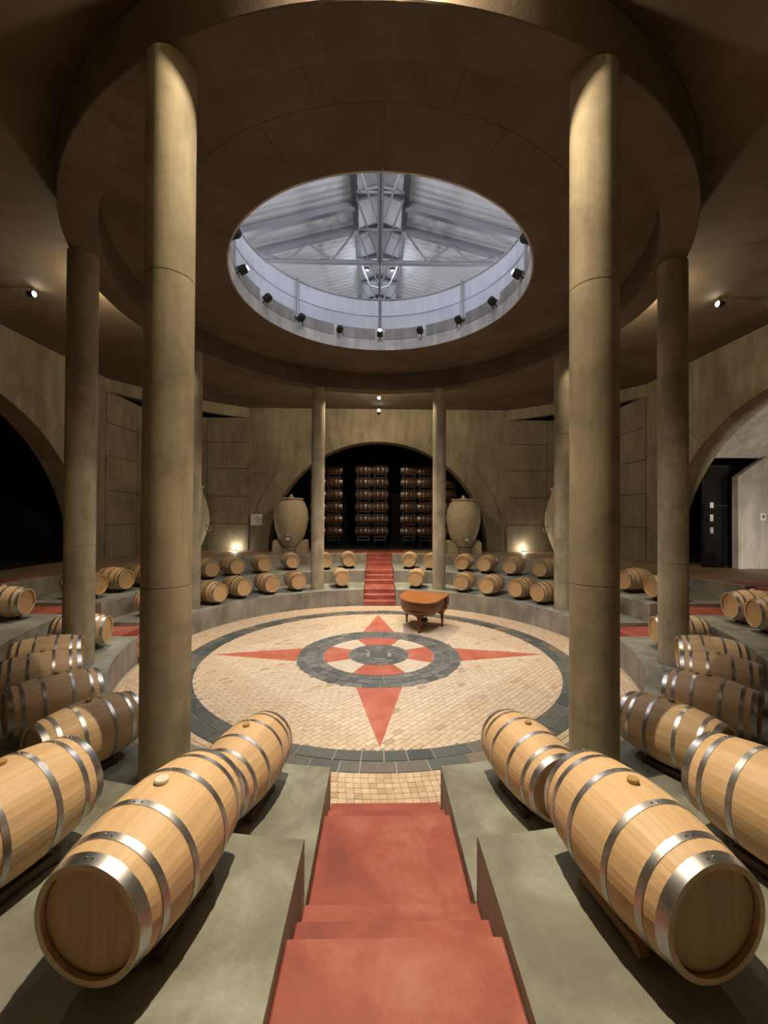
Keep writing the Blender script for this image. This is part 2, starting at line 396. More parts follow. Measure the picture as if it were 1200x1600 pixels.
for nm, deg in AX.items():
    s = sroot('stairs', 'red cement stairs climbing the tiers on the %s side' % nm, 'stairs')
    s.rotation_euler = (0, 0, -R(deg))
    cx = 0.052 * math.cos(R(deg)) if nm in ('far', 'near') else 0.0
    for i, (z, r) in enumerate(NOS):
        rn = NOS[i + 1][1] + 0.05 if i < 8 else 11.9
        mb = MB(); mb.box(cx - 0.603, r, 0.0, cx + 0.603, rn, z)
        obj('step', bevel(mb.mesh('step'), 0.012), 'red', s)
    for side in (-1, 1):
        mb = MB(); mb.box(cx + min(side * 0.66, side * 1.25), 9.72, Z3 - 0.01, cx + max(side * 0.66, side * 1.25), 11.85, Z3 + 0.006)
        obj('red_path', mb.mesh('red_path'), 'red', s)

# ============================================================ COLUMNS
for k in range(8):
    deg = 22.5 + 45 * k
    if deg > 180: deg -= 360
    side = 'right' if deg > 0 else 'left'
    which = {22.5: 'beside the far red stairs', 67.5: 'standing behind the nearest one', 112.5: 'beside the %s stairs' % side, 157.5: 'nearest the camera'}[abs(deg)]
    p = polar(RC, deg, Z1)
    t = thing('column', 'round concrete column on the %s, %s' % (side, which), 'column', p, group='ring of concrete columns')
    zs = [0.0, 2.05 + random.uniform(-.2, .2), 5.2 + random.uniform(-.15, .15), ZB - Z1 + 0.004]
    for a, b in zip(zs[:-1], zs[1:]):
        mb = MB(); rr = 0.247
        mb.lathe([(rr - 0.010, a), (rr, a + 0.006), (rr, b - 0.006), (rr - 0.010, b)], 40)
        obj('shaft_section', mb.mesh('shaft_section', True), 'column', t)

# ============================================================ CEILING, RING BEAM, RIM
ceil = sroot('ceiling', 'dark concrete ceiling around the round opening', 'ceiling')
mb = MB(); mb.lathe([(RH, ZC + 0.012), (12.85, ZC + 0.012), (12.85, 9.2), (RH, 9.2)], 128, closed=True)
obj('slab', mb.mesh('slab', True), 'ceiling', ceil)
mb = MB(); mb.lathe([(RI, ZC + 0.02), (RI, ZB + 0.012), (RI + 0.012, ZB), (RO - 0.012, ZB), (RO, ZB + 0.012), (RO, ZC + 0.02)], 128, closed=True)
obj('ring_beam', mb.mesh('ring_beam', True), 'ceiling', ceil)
for ra, rb, n, off in ((RH, 4.62, 16, 0), (4.62, RI - 0.005, 16, 0.5), (RO + 0.005, 8.6, 24, 0.0), (8.6, 12.84, 24, 0.5)):
    for k in range(n):
        a0 = 2 * PI * (k + off) / n; g = 0.003 / ra
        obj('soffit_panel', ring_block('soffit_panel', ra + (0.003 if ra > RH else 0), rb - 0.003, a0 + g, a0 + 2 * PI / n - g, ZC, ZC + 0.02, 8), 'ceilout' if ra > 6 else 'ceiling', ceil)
mb = MB(); mb.lathe([(12.85, 8.36), (12.85, ZC + 0.01), (13.1, ZC + 0.01), (13.1, 8.36)], 128, closed=True)
obj('fascia_ring', mb.mesh('fascia_ring', True), 'wall', ceil)
# kerb around the opening, in the upper room
kerb = sroot('trim_1', 'pale segmented concrete kerb around the round opening overhead', 'kerb')
mb = MB(); mb.lathe([(RH - 0.012, ZC - 0.004), (RH - 0.012, 9.205), (RH + 0.2, 9.205), (RH + 0.2, ZC + 0.03), (RH, ZC - 0.004)], 128, closed=True)
obj('rim_band', mb.mesh('rim_band', True), 'rim', kerb)
gapa = R(2.7)
for k in range(16):
    a0 = 2 * PI * k / 16 + gapa; a1 = 2 * PI * (k + 1) / 16 - gapa
    obj('kerb_block', ring_block('kerb_block', RH - 0.006, RH + 0.18, a0, a1, 9.22, 9.57, 8), 'kerb', kerb)
    obj('kerb_pad', ring_block('kerb_pad', RH + 0.10, RH + 0.20, a0 - 2 * gapa, a0, 9.205, 9.50, 2), 'rim', kerb)
bal = thing('balustrade', 'frosted balustrade with steel posts around the round opening overhead', 'railing', (0, 0, 9.2))
for k in range(8):
    a0 = 2 * PI * k / 8; g = 0.012
    for (z0, z1) in ((0.26, 0.84), (0.855, 1.37)):
        obj('panel', ring_block('panel', RH + 0.12, RH + 0.135, a0 + g, a0 + PI / 4 - g, z0, z1, 10), 'panel', bal)
    p = polar(RH + 0.07, 45 * k)
    mb = MB()
    for dx in (-0.035, 0.035):
        q = p + Vector((math.cos(a0), -math.sin(a0), 0)) * dx; mb.tube((q.x, q.y, 0.22), (q.x, q.y, 1.46), 0.022, 8)
    mb.box(-0.10, -0.05, 0.22, 0.10, 0.05, 0.29, Matrix.Translation(p) @ Matrix.Rotation(-a0, 4, 'Z'))
    obj('post', mb.mesh('post', True), 'rail', bal)
for zz, r_ in ((1.40, 0.022), (0.847, 0.009)):
    mb = MB(); mb.lathe([(RH + 0.10 + r_ * math.cos(t), zz + r_ * math.sin(t)) for t in [2 * PI * i / 8 for i in range(8)]], 96, closed=True)
    obj('handrail' if zz > 1 else 'mid_rail', mb.mesh('handrail', True), 'rail', bal)

# rim spotlights: black housings in the kerb gaps
def rim_spot(deg, lit, label, aim=None, power=0):
    p = polar(RH - 0.13, deg, 9.36)
    t = thing('spotlight', label, 'spotlight', p, -R(deg), 'spotlights in the kerb gaps')
    mb = MB(); tilt = Matrix.Rotation(R(-28), 4, 'X')
    mb.box(-0.085, -0.10, -0.07, 0.085, 0.09, 0.08, tilt); mb.box(-0.07, -0.13, -0.055, 0.07, -0.10, 0.065, tilt)
    obj('housing', bevel(mb.mesh('housing'), 0.01), 'black', t)
    mb = MB(); mb.tube((0, 0.07, -0.02), (0, 0.16, -0.10), 0.015); obj('bracket', mb.mesh('bracket'), 'black', t)
    if lit:
        mb = MB(); mb.lathe([(0.001, -0.155), (0.045, -0.15), (0.058, -0.131), (0.058, -0.128)], 16, axis='y')
        me = mb.mesh('lens', True); me.transform(tilt); obj('lens', me, 'lens', t)
    if power: lamp('spot_bulb', 'SPOT', polar(RH - 0.32, deg, 9.24), power, RIM, t, 0.06, aim, 88, 0.8)
names = {0: 'lit spotlight centred on the far rim of the opening', 90: 'lit spotlight at the right end of the visible rim', -90: 'lit spotlight at the left end of the visible rim'}
for k in range(-7, 9):
    deg = 22.5 * k; lit = deg in (0, 90, -90) or abs(deg) > 120
    side = 'left' if deg < 0 else 'right'
    lab = names.get(int(deg) if deg == int(deg) else deg)
    if not lab:
        word = {22.5: 'next to the lit one at the centre', 45: 'under the rail post', 67.5: 'between rail post and lit lamp', 112.5: 'just past the side lamp', 135: 'on the near rim diagonal', 157.5: 'close to the near rim centre', 180: 'at the near rim centre'}[abs(deg)]
        lab = '%s spotlight on the %s rim, %s' % ('lit' if lit else 'black', side, word)
    q = polar(2.6, deg + 180)
    rim_spot(deg, lit, lab, aim=(q.x * 0.55, q.y * 0.55, 0), power=P_RIM if lit else 0)

# ============================================================ WALLS
def arch_wall(name, label, deg):
    n = 40; th = 0.7; v = []; f = []
    cols = [(-WALL - 0.9, Z3 - 0.2, 8.36), (-6.55, Z3 - 0.2, 8.36), (-6.55, Z3 - 0.2, ZC + 0.05), (-AR - 0.001, Z3 - 0.2, ZC + 0.05)]
    cols += [(-AR * math.cos(PI * i / n), Z3 + AR * math.sin(PI * i / n), ZC + 0.05) for i in range(n + 1)]
    cols += [(AR + 0.001, Z3 - 0.2, ZC + 0.05), (6.55, Z3 - 0.2, ZC + 0.05), (6.55, Z3 - 0.2, 8.36), (WALL + 0.9, Z3 - 0.2, 8.36)]
    for x, z0, z1 in cols: v += [(x, WALL, z0), (x, WALL, z1), (x, WALL + th, z0), (x, WALL + th, z1)]
    for i in range(len(cols) - 1):
        a, b = 4 * i, 4 * i + 4
        f += [(a, b, b + 1, a + 1), (a + 2, a + 3, b + 3, b + 2), (a, a + 2, b + 2, b), (a + 1, b + 1, b + 3, a + 3)]
    me = bpy.data.meshes.new(name); me.from_pydata(v, [], f); me.update()
    o = struct(name, me, 'wall', label, 'wall'); o.rotation_euler = (0, 0, -R(deg))
    # voussoir band around the arch, in separate cast segments
    for k in range(11):
        a0 = PI * k / 11 + 0.0012; a1 = PI * (k + 1) / 11 - 0.0012; m = 6; vv = []; ff = []
        for y in (WALL - 0.07, WALL + 0.02):
            for rad in (AR, AR + 0.92):
                for i in range(m + 1):
                    a = a0 + (a1 - a0) * i / m; vv.append((-rad * math.cos(a), y, Z3 + rad * math.sin(a)))
        q = m + 1
        for i in range(m):
            ff += [(i, i + 1, q + i + 1, q + i), (2 * q + i, 2 * q + i + 1, 3 * q + i + 1, 3 * q + i), (i, i + 1, 2 * q + i + 1, 2 * q + i), (q + i, q + i + 1, 3 * q + i + 1, 3 * q + i)]
        ff += [(0, q, 3 * q, 2 * q), (m, q + m, 3 * q + m, 2 * q + m)]
        obj('arch_segment', mesh('arch_segment', vv, ff), 'wall', o)
    for s in (-1, 1):
        for (x0, x1) in ((6.62, 8.70), (8.735, 11.0)):
            for (z0, z1) in ((Z3, 2.93), (2.965, 4.33), (4.365, 5.73), (5.765, 7.08), (7.115, 8.35)):
                mb = MB(); mb.box(min(s * x0, s * x1), WALL - 0.035 - random.uniform(0, 0.02), z0, max(s * x0, s * x1), WALL + 0.02, z1)
                obj('wall_panel', mb.mesh('wall_panel'), 'wall', o)
    return o
wall_far = arch_wall('wall_far', 'concrete end wall with a wide arch onto the barrel cellar', 0)
arch_wall('wall_right', 'concrete right wall with a wide arch onto a lit vault', 90)
arch_wall('wall_left', 'concrete left wall with a wide dark arch', -90)
arch_wall('wall_near', 'concrete wall with an arch behind the camera', 180)
# dark rooms behind the arches and dark corners above the wall tops
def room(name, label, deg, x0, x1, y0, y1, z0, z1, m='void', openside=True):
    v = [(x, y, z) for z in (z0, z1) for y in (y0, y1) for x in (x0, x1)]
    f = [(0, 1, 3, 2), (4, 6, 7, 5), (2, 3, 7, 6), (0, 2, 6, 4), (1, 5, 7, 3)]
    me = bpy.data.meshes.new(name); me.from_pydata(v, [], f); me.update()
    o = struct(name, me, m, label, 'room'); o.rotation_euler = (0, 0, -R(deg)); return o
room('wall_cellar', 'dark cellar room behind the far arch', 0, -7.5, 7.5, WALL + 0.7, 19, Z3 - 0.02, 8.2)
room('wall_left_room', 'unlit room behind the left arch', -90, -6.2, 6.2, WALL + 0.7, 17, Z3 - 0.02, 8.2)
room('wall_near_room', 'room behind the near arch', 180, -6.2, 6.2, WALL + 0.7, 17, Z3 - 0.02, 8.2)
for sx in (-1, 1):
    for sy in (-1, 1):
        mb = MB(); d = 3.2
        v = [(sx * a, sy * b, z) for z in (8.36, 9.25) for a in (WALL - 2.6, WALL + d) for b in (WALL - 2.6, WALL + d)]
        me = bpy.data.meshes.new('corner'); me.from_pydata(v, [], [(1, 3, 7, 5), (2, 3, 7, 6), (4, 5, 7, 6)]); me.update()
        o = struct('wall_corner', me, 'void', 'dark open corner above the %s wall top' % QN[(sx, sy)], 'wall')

# right arch: lit vault, side wall, glazed door with notices
vroot = sroot('ceiling_vault', 'pale lit vault beyond the right arch', 'vault')
v = []; f = []; n = 24
for x in (WALL + 0.7, 17.0):
    for i in range(n + 1):
        a = PI / 2 - R(47) + 2 * R(47) * i / n; v.append((x, AR * math.cos(a) * 1.02, Z3 + AR * math.sin(a) * 1.02))
for i in range(n): f.append((i, i + 1, n + 2 + i, n + 1 + i))
me = bpy.data.meshes.new('vault_shell'); me.from_pydata(v, [], f); me.update(); obj('vault_shell', me, 'stone', vroot)
mb = MB(); mb.box(17.0, -5, Z3 - 0.02, 17.1, 6.5, 7.6); mb.box(11.7, -4.3, Z3 - 0.02, 17.1, -4.15, 5.6); obj('end_wall', mb.mesh('end_wall'), 'stone', vroot)
mb = MB(); mb.box(11.0, -5.6, Z3 - 0.12, 17, 6.4, Z3 - 0.01); obj('vault_floor', mb.mesh('vault_floor'), 'tan', vroot)
v = [(12.57, 4.1, Z3), (17, 4.1, Z3), (17, 4.1, 5.55), (13.6, 4.1, 5.55), (12.57, 4.1, 4.82)]; v += [(x, y + 0.25, z) for x, y, z in v]
me = mesh('side_wall', v, [(0, 1, 2, 3, 4), (9, 8, 7, 6, 5), (0, 5, 6, 1), (1, 6, 7, 2), (2, 7, 8, 3), (3, 8, 9, 4), (4, 9, 5, 0)])
obj('side_wall', me, 'stone', vroot)
mb = MB(); mb.box(11.72, 6.3, Z3 - 0.02, 14, 6.4, 6.2); mb.box(11.72, 4.36, 5.56, 17, 6.4, 5.66); mb.box(13.9, 4.36, Z3, 14, 6.4, 5.6); obj('recess', mb.mesh('recess'), 'void', vroot)
dr = sroot('door_1', 'dark glazed door with paper notices beyond the right arch', 'door', (11.75, 4.6, Z3))
mb = MB(); mb.box(-0.02, -0.015, 0.03, 1.95, 0.015, 3.6); obj('pane', mb.mesh('pane'), 'glass', dr)
for (x0, x1, z0, z1) in ((-0.06, 0.0, 0, 3.7), (0.93, 0.99, 0, 3.7), (-0.06, 2.0, 3.6, 3.7), (-0.06, 2.0, 0, 0.05), (-0.06, 2.0, 2.2, 2.25)):
    mb = MB(); mb.box(x0, -0.03, z0, x1, 0.03, z1); obj('door_frame', mb.mesh('door_frame'), 'black', dr)
for i, (x, z, wd, h, lab) in enumerate(((0.20, 2.26, 0.13, 0.20, 'top'), (0.20, 1.78, 0.12, 0.24, 'middle'), (0.20, 1.34, 0.12, 0.22, 'lowest'))):
    mb = MB(); mb.box(11.75 + x, 4.56, Z3 + z - 0.12, 11.75 + x + wd, 4.568, Z3 + z + h - 0.12)
    tag(obj('paper_notice', mb.mesh('paper_notice'), 'paper'), 'small white paper notice on the dark door, %s of three' % lab, 'notice', 'notices on the glass door')
sw = thing('light_switch', 'white light switch plate on the pale wall past the right arch', 'switch', (13.45, 4.1, 3.42))
mb = MB(); mb.box(-0.10, -0.02, -0.13, 0.10, 0.0, 0.13); obj('plate', bevel(mb.mesh('plate'), 0.01), 'plastic', sw)
mb = MB(); mb.box(-0.045, -0.03, -0.06, 0.045, -0.018, 0.06); obj('rocker', mb.mesh('rocker'), 'riser', sw)
ul = thing('floor_lamp', 'small floor uplight under the pale vault past the right arch', 'uplight', (11.85, 0.6, Z3))
mb = MB(); mb.lathe([(0.09, 0), (0.10, 0.08), (0.08, 0.10), (0.08, 0.07), (0.001, 0.07)], 20); obj('housing', mb.mesh('housing', True), 'black', ul)
mb = MB(); mb.lathe([(0.001, 0.075), (0.075, 0.075), (0.075, 0.08), (0.001, 0.085)], 20); obj('lens', mb.mesh('lens'), 'lens', ul)
lamp('uplight_bulb', 'SPOT', (11.85, 0.6, Z3 + 0.15), 420, (1.0, 0.90, 0.78), ul, 0.05, (12.85, 0.8, Z3 + 0.52), 148, 0.12)

# sign on the far wall: white board with a cross of petals and a small mark
sg = thing('wall_sign', 'white square sign with a dark cross emblem beside the left jar', 'sign', (-6.18, WALL - 0.084, 3.16))
mb = MB(); mb.box(-0.30, -0.015, -0.28, 0.30, 0.012, 0.28); obj('board', bevel(mb.mesh('board'), 0.004), 'paper', sg)
for (x, z, s) in ((0.03, 0.13, 0.035), (0.03, -0.09, 0.035), (-0.08, 0.02, 0.035), (0.14, 0.02, 0.035), (0.03, 0.02, 0.028), (-0.20, 0.17, 0.03)):
    mb = MB(); mb.add([(x - s, -0.018, z), (x, -0.018, z - s * 1.2), (x + s, -0.018, z), (x, -0.018, z + s * 1.2), (x - s, -0.014, z), (x, -0.014, z - s * 1.2), (x + s, -0.014, z), (x, -0.014, z + s * 1.2)],
                       [(0, 1, 2, 3), (4, 5, 6, 7), (0, 1, 5, 4), (1, 2, 6, 5), (2, 3, 7, 6), (3, 0, 4, 7)])
    obj('emblem_mark', mb.mesh('emblem_mark'), 'ink', sg)

# ============================================================ LAMPS UNDER THE CEILING
for nm, deg in AX.items():
    # lamp clamped behind the ring beam
    p = polar(6.42, deg, 8.52)
    t = thing('ceiling_lamp', 'black lamp hung behind the ring beam on the %s side' % nm, 'lamp', p, -R(deg), 'lamps behind the ring beam')
    mb = MB(); mb.tube((0, 0, 0.12), (0, 0, ZC - 8.52 + 0.004), 0.018); obj('stem', mb.mesh('stem'), 'black', t)
    mb = MB(); mb.lathe([(0.001, 0.13), (0.05, 0.125), (0.075, 0.09), (0.07, 0.09), (0.045, 0.115), (0.001, 0.12)], 20, closed=False); obj('shade', mb.mesh('shade', True), 'black', t)
    mb = MB(); mb.lathe([(0.001, -0.05), (0.035, -0.035), (0.05, 0.0), (0.035, 0.035), (0.02, 0.09)], 14); obj('bulb', mb.mesh('bulb', True), 'lens', t)
    lamp('bulb_light', 'POINT', polar(6.42, deg, 8.42), P_BEAM * {'far': 2.6, 'near': 2.9}.get(nm, 1.0), WARM, t, 0.035)
    lamp('down_light', 'SPOT', polar(6.42, deg, 8.36), P_DOWN * {'near': 2.0, 'far': 2.8}.get(nm, 0.9), WARM, t, 0.05, polar({'near': 7.3}.get(nm, 6.1), deg, 0), {'near': 70, 'far': 78}.get(nm, 60), 1.0)
    for rr, word in ((8.45, 'inner'), (10.35, 'outer')):
        z = 8.70 if rr < 9 else 8.62
        p = polar(rr, deg, z)
        t = thing('ceiling_spot', 'small lit ceiling spot on the %s axis, the %s of its pair' % (nm, word), 'spotlight', p, -R(deg), 'ceiling spots on the axes')
        mb = MB(); mb.tube((0, 0, 0.03), (0, 0, ZC - z + 0.004), 0.014); obj('bracket', mb.mesh('bracket'), 'black', t)
        mb = MB(); mb.lathe([(0.04, 0.12), (0.07, 0.08), (0.075, -0.06), (0.065, -0.06), (0.06, 0.06), (0.001, 0.06)], 18, axis='y'); obj('can', mb.mesh('can', True), 'black', t)
        mb = MB(); mb.lathe([(0.001, -0.085), (0.05, -0.075), (0.068, -0.05), (0.066, -0.045)], 18, axis='y'); obj('lens', mb.mesh('lens', True), 'lens', t)
        if rr < 9: lamp('spot_bulb', 'SPOT', polar(rr - 0.14, deg, z - 0.02), P_AXIS, WARM, t, 0.05, polar(2.0, deg, 1.5), 120, 0.8)
for sx, yy in ((-7.2, 10.72), (7.42, 10.72)):
    t = thing('floor_uplight', 'small bright uplight on the floor against the far wall, %s of the arch' % ('left' if sx < 0 else 'right'), 'uplight', (sx, yy, Z3), group='floor uplights')
    mb = MB(); mb.lathe([(0.10, 0), (0.11, 0.05), (0.09, 0.07), (0.085, 0.045), (0.001, 0.045)], 20); obj('housing', mb.mesh('housing', True), 'rack', t)
    mb = MB(); mb.lathe([(0.001, 0.08), (0.06, 0.07), (0.085, 0.05)], 20); obj('lens', mb.mesh('lens', True), 'lens', t)
    lamp('uplight_bulb', 'POINT', (sx, yy - 0.02, Z3 + 0.16), P_UP, (1.0, 0.9, 0.72), t, 0.05)

# ============================================================ BARRELS
HL, RB, RHD = 0.472, 0.338, 0.273
def rad(y): return RB - (RB - RHD) * (y / HL) ** 2
HOOPS = ((-0.445, 0.054), (-0.338, 0.036), (-0.142, 0.036), (0.142, 0.036), (0.338, 0.036), (0.445, 0.054))
NST = 26
def stave_mesh():
    v = []; f = []; n = 12; th = 0.026; g = 0.0003
    for i in range(n + 1):
        y = -HL + 2 * HL * i / n; r = rad(y); a = PI / NST - g / r
        for (rr, aa) in ((r, -a), (r + 0.0008, 0), (r, a), (r - th, a), (r - th, -a)): v.append((rr * math.sin(aa), y, rr * math.cos(aa)))
    for i in range(n):
        for j in range(5): f.append((5 * i + j, 5 * i + (j + 1) % 5, 5 * i + 5 + (j + 1) % 5, 5 * i + 5 + j))
    f += [(0, 1, 2, 3, 4), tuple(5 * n + j for j in (4, 3, 2, 1, 0))]
    return mesh('stave', v, f)
def hoop_mesh(y, wd, n):
    a, b = y - wd / 2, y + wd / 2; t = 0.004
    mb = MB(); mb.lathe([(rad(a) + 0.0005, a), (rad(a) + t, a), (rad(b) + t, b), (rad(b) + 0.0005, b)], n, axis='y', closed=True)
    return mb.mesh('hoop', True)
def body_mesh(n):
    prof = [(RHD - 0.026, -HL + 0.05)] + [(RHD - 0.026, -HL)] + [(rad(-HL + 2 * HL * i / 10), -HL + 2 * HL * i / 10) for i in range(11)] + [(RHD - 0.026, HL), (RHD - 0.026, HL - 0.05)]
    mb = MB(); mb.lathe(prof, n, axis='y'); return mb.mesh('body', True)
mst = stave_mesh(); mst.materials.append(M['oak'])
def head_mesh(y, n, m):
    s = 1 if y > 0 else -1
    mb = MB(); mb.lathe([(0.001, y), (RHD - 0.0262, y), (RHD - 0.0262, y - s * 0.018), (0.001, y - s * 0.018)], n, axis='y'); me = mb.mesh('head'); me.materials.append(M[m]); return me
mheads = [head_mesh(HL - 0.03, 36, 'head'), head_mesh(-HL + 0.03, 36, 'head')]
mhoops = [hoop_mesh(y, wd, 44) for y, wd in HOOPS]; lhoops = [hoop_mesh(y, wd, 28) for y, wd in HOOPS]
for q in mhoops + lhoops: q.materials.append(M['hoop'])
mbody = body_mesh(28); mbody.materials.append(M['oakbody'])
mbody2 = body_mesh(24); mbody2.materials.append(M['oakdim'])
mb = MB(); mb.lathe([(0.001, 0.006), (0.004, 0.004), (0.006, 0.0)], 8); mriv = mb.mesh('rivet', True); mriv.materials.append(M['hoop'])
mb = MB(); mb.lathe([(0.030, -0.01), (0.032, 0.018), (0.028, 0.024), (0.001, 0.025)], 18); mbung = mb.mesh('bung', True); mbung.materials.append(M['bung'])
mb = MB(); mb.lathe([(0.034, -0.01), (0.040, 0.014), (0.036, 0.022), (0.001, 0.026)], 18); mbungw = mb.mesh('bung', True); mbungw.materials.append(M['bungwhite'])
HB = RB + 0.045
def barrel(loc, rz, label, group, detail, bw=False, hb=HB, cellar=False):
    t = thing('barrel' if cellar else 'oak_barrel', label, 'barrel', loc, rz, group)
    if detail:
        for k in range(NST): obj('stave', mst, None, t, (0, 0, hb), (0, 2 * PI * (k + 0.5) / NST, 0))
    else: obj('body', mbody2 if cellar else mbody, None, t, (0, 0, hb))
    if not cellar:
        for h in mheads: obj('head', h, None, t, (0, 0, hb))
    for i, (y, wd) in enumerate(HOOPS):
        h = obj('hoop', (mhoops if detail else lhoops)[i], None, t, (0, 0, hb))
        if detail:
            for a in (-0.10, 0.02):
                rr = rad(y) + 0.004
                obj('rivet', mriv, None, h, (rr * math.sin(a), y, rr * math.cos(a)), (0, a, 0))
    if not cellar: obj('bung', mbungw if bw else mbung, None, t, (0, 0.02, hb + RB))
    return t
# cradle: two rails with rounded ends and two cross bars
def cradle_meshes():
    pts = [(-0.23, 0.0), (-0.20, 0.0), (-0.15, 0.025), (0.15, 0.025), (0.20, 0.0), (0.23, 0.0), (0.24, 0.045), (0.20, 0.075), (-0.20, 0.075), (-0.24, 0.045)]
    out = []
    for x in (-0.17, 0.17):
        v = [(x - 0.028, y, z) for y, z in pts] + [(x + 0.028, y, z) for y, z in pts]; n = len(pts)
        out.append(mesh('rail', v, [tuple(range(n)), tuple(range(2 * n - 1, n - 1, -1))] + [(i, (i + 1) % n, n + (i + 1) % n, n + i) for i in range(n)]))
    return out
mrails = cradle_meshes()
mb = MB(); mb.box(-0.142, -0.03, 0.0, 0.142, 0.03, 0.030); mcross = mb.mesh('cross_bar')
for q in mrails: q.materials.append(M['chock'])
mcross.materials.append(M['chock'])
mrl = [q.copy() for q in mrails]
for q in mrl: q.materials.clear(); q.materials.append(M['chocklight'])
def cradle(loc, rz, label, light=False):
    t = thing('barrel_cradle', label, 'cradle', loc, rz, 'timber cradles under the barrels')
    for q in (mrl if light else mrails): obj('rail', q, None, t)
    for y in (-0.10, 0.10): obj('cross_bar', mcross, None, t, (0, y, 0))
ORD = ['first', 'second', 'third', 'fourth', 'fifth', 'sixth', 'seventh', 'eighth']
# slot angle: (left angle, left front radius, right angle, right front radius)
T1 = {13.8: (13.6, 5.70, 14.2, 5.66), 31.0: (30.7, 5.58, 32.2, 5.55), 41.5: (40.8, 5.58, 42.4, 5.48), 52.0: (51.0, 5.66, 52.4, 5.68), 61.2: (61.4, 5.50, 61.0, 5.66),
      77.5: (77.5, 5.80, 77.5, 5.80), 103.8: (103.8, 5.80, 103.8, 5.97), 118.6: (118.8, 5.86, 118.4, 5.97), 128.0: (127.6, 5.84, 128.0, 5.95), 138.8: (138.6, 5.80, 138.6, 5.92),
      150.3: (149.8, 5.88, 149.8, 5.92), 167.6: (167.7, 5.70, 166.5, 5.70)}
T2 = {9.6: (9.4, 7.55, 10.0, 7.47), 17.1: (17.1, 7.35, 17.1, 7.30), 27.2: (27.0, 7.65, 27.3, 7.32), 35.0: (36.6, 7.30, 34.4, 7.33), 43.2: (45.4, 7.22, 42.3, 7.36), 51.6: (52.8, 7.28, 51.1, 7.45),
      67.5: (67.5, 7.50, 66.0, 7.5), 74.0: (74.5, 7.58, 73.6, 7.62), 82.0: (81.6, 7.55, 82.6, 7.42), 98.4: (98.0, 7.64, 100.0, 7.62), 104.6: (104.6, 7.6, 105.6, 7.62), 162.2: (162.4, 7.35, 161.0, 7.38), 170.2: (170.4, 7.27, 169.4, 7.32)}
T1A = list(T1); T2A = list(T2)
def where(side, a, lst):
    o = 'left' if side < 0 else 'right'
    if a < 72:
        i = [x for x in lst if x < 72].index(a); return '%s %s of the far stairs' % (ORD[i], o)
    if a < 90:
        l = [x for x in lst if 72 < x < 90][::-1]; return '%s beyond the %s stairs' % (ORD[l.index(a)], o)
    if a < 110:
        l = [x for x in lst if 90 < x < 110]; return '%s before the %s stairs' % (ORD[l.index(a)], o)
    l = [x for x in lst if x > 110][::-1]; return '%s %s of the near stairs' % (ORD[l.index(a)], o)
for (lst, tab, z, tn) in ((T1A, T1, Z1, 'lower'), (T2A, T2, Z2, 'upper')):
    for a in lst:
        for s in (-1, 1):
            la, lr, ra_, rr_ = tab[a]; rc = (lr if s < 0 else rr_) + HL; th = -la if s < 0 else ra_
            if lst is T2A and a == 104.6 and s < 0: continue
            p = polar(rc, th, z); rz = PI - R(th) + random.uniform(-0.015, 0.015)
            big = a > 95
            wh = where(s, a, lst)
            barrel(p, rz, 'pale oak barrel on the %s tier, %s' % (tn, wh), 'oak barrels on the %s tier' % tn, big, bw=(a == 170.2 and s < 0) or (a in (98.4, 104.6)))
            cradle(p, rz, '%s timber cradle under the %s tier barrel %s' % ('pale' if a == 170.2 and s > 0 else 'dark', tn, wh), a == 170.2 and s > 0)

# barrels on steel racks in the dark cellar
mb = MB()
for z in (-0.145, 0.045): mb.tube((-0.36, 0, z), (0.36, 0, z), 0.016, 6)
for x in (-0.34, 0.34): mb.tube((x, 0, -0.145), (x, 0, 0.045), 0.016, 6)
mrf = mb.mesh('frame'); mrf.materials.append(M['rack'])
mb = MB(); mb.tube((0, -0.30, -0.035), (0, 0.30, -0.035), 0.016, 6); mrt = mb.mesh('tie_bar'); mrt.materials.append(M['rack'])
CN = ['leftmost', 'second', 'third', 'fourth', 'fifth', 'sixth', 'rightmost']
LV = ['floor level', 'second level', 'third level', 'fourth level', 'fifth level', 'top level']
for ci, (x, nl) in enumerate(((-3.57, 6), (-2.58, 6), (-0.87, 6), (0.12, 6), (1.80, 6), (2.79, 6), (4.15, 5))):
    for k in range(nl):
        zc = 2.44 + 0.733 * k; zb = zc - RB
        yy = 14.25 + random.uniform(-0.03, 0.03)
        barrel((x + random.uniform(-0.006, 0.006), yy, zb), PI / 2, 'shade-darkened cellar barrel lying on the %s rack stack, %s' % (CN[ci], LV[k]), 'barrels on racks in the far cellar', False, hb=RB, cellar=True)
        t = thing('barrel_rack', 'steel rack under the cellar barrel of the %s stack, %s' % (CN[ci], LV[k]), 'rack', (x, yy, zb), 0, 'steel racks in the far cellar')
        for sg_ in (-1, 1):
            obj('frame', mrf, None, t, (0, sg_ * 0.31, 0)); obj('tie_bar', mrt, None, t, (sg_ * 0.34, 0, 0))
    t = thing('rack_base', 'shade-blackened steel base carrying the %s cellar rack stack' % CN[ci], 'rack', (x, 14.25, Z3 - 0.015))
    for sx in (-0.3, 0.3):
        for sy in (-0.25, 0.25):
            mb = MB(); mb.box(sx - 0.03, sy - 0.03, 0, sx + 0.03, sy + 0.03, 2.44 - RB - 0.165 - Z3 + 0.015); obj('leg', mb.mesh('leg'), 'black', t)  # legs coloured black so they sink into the cellar gloom

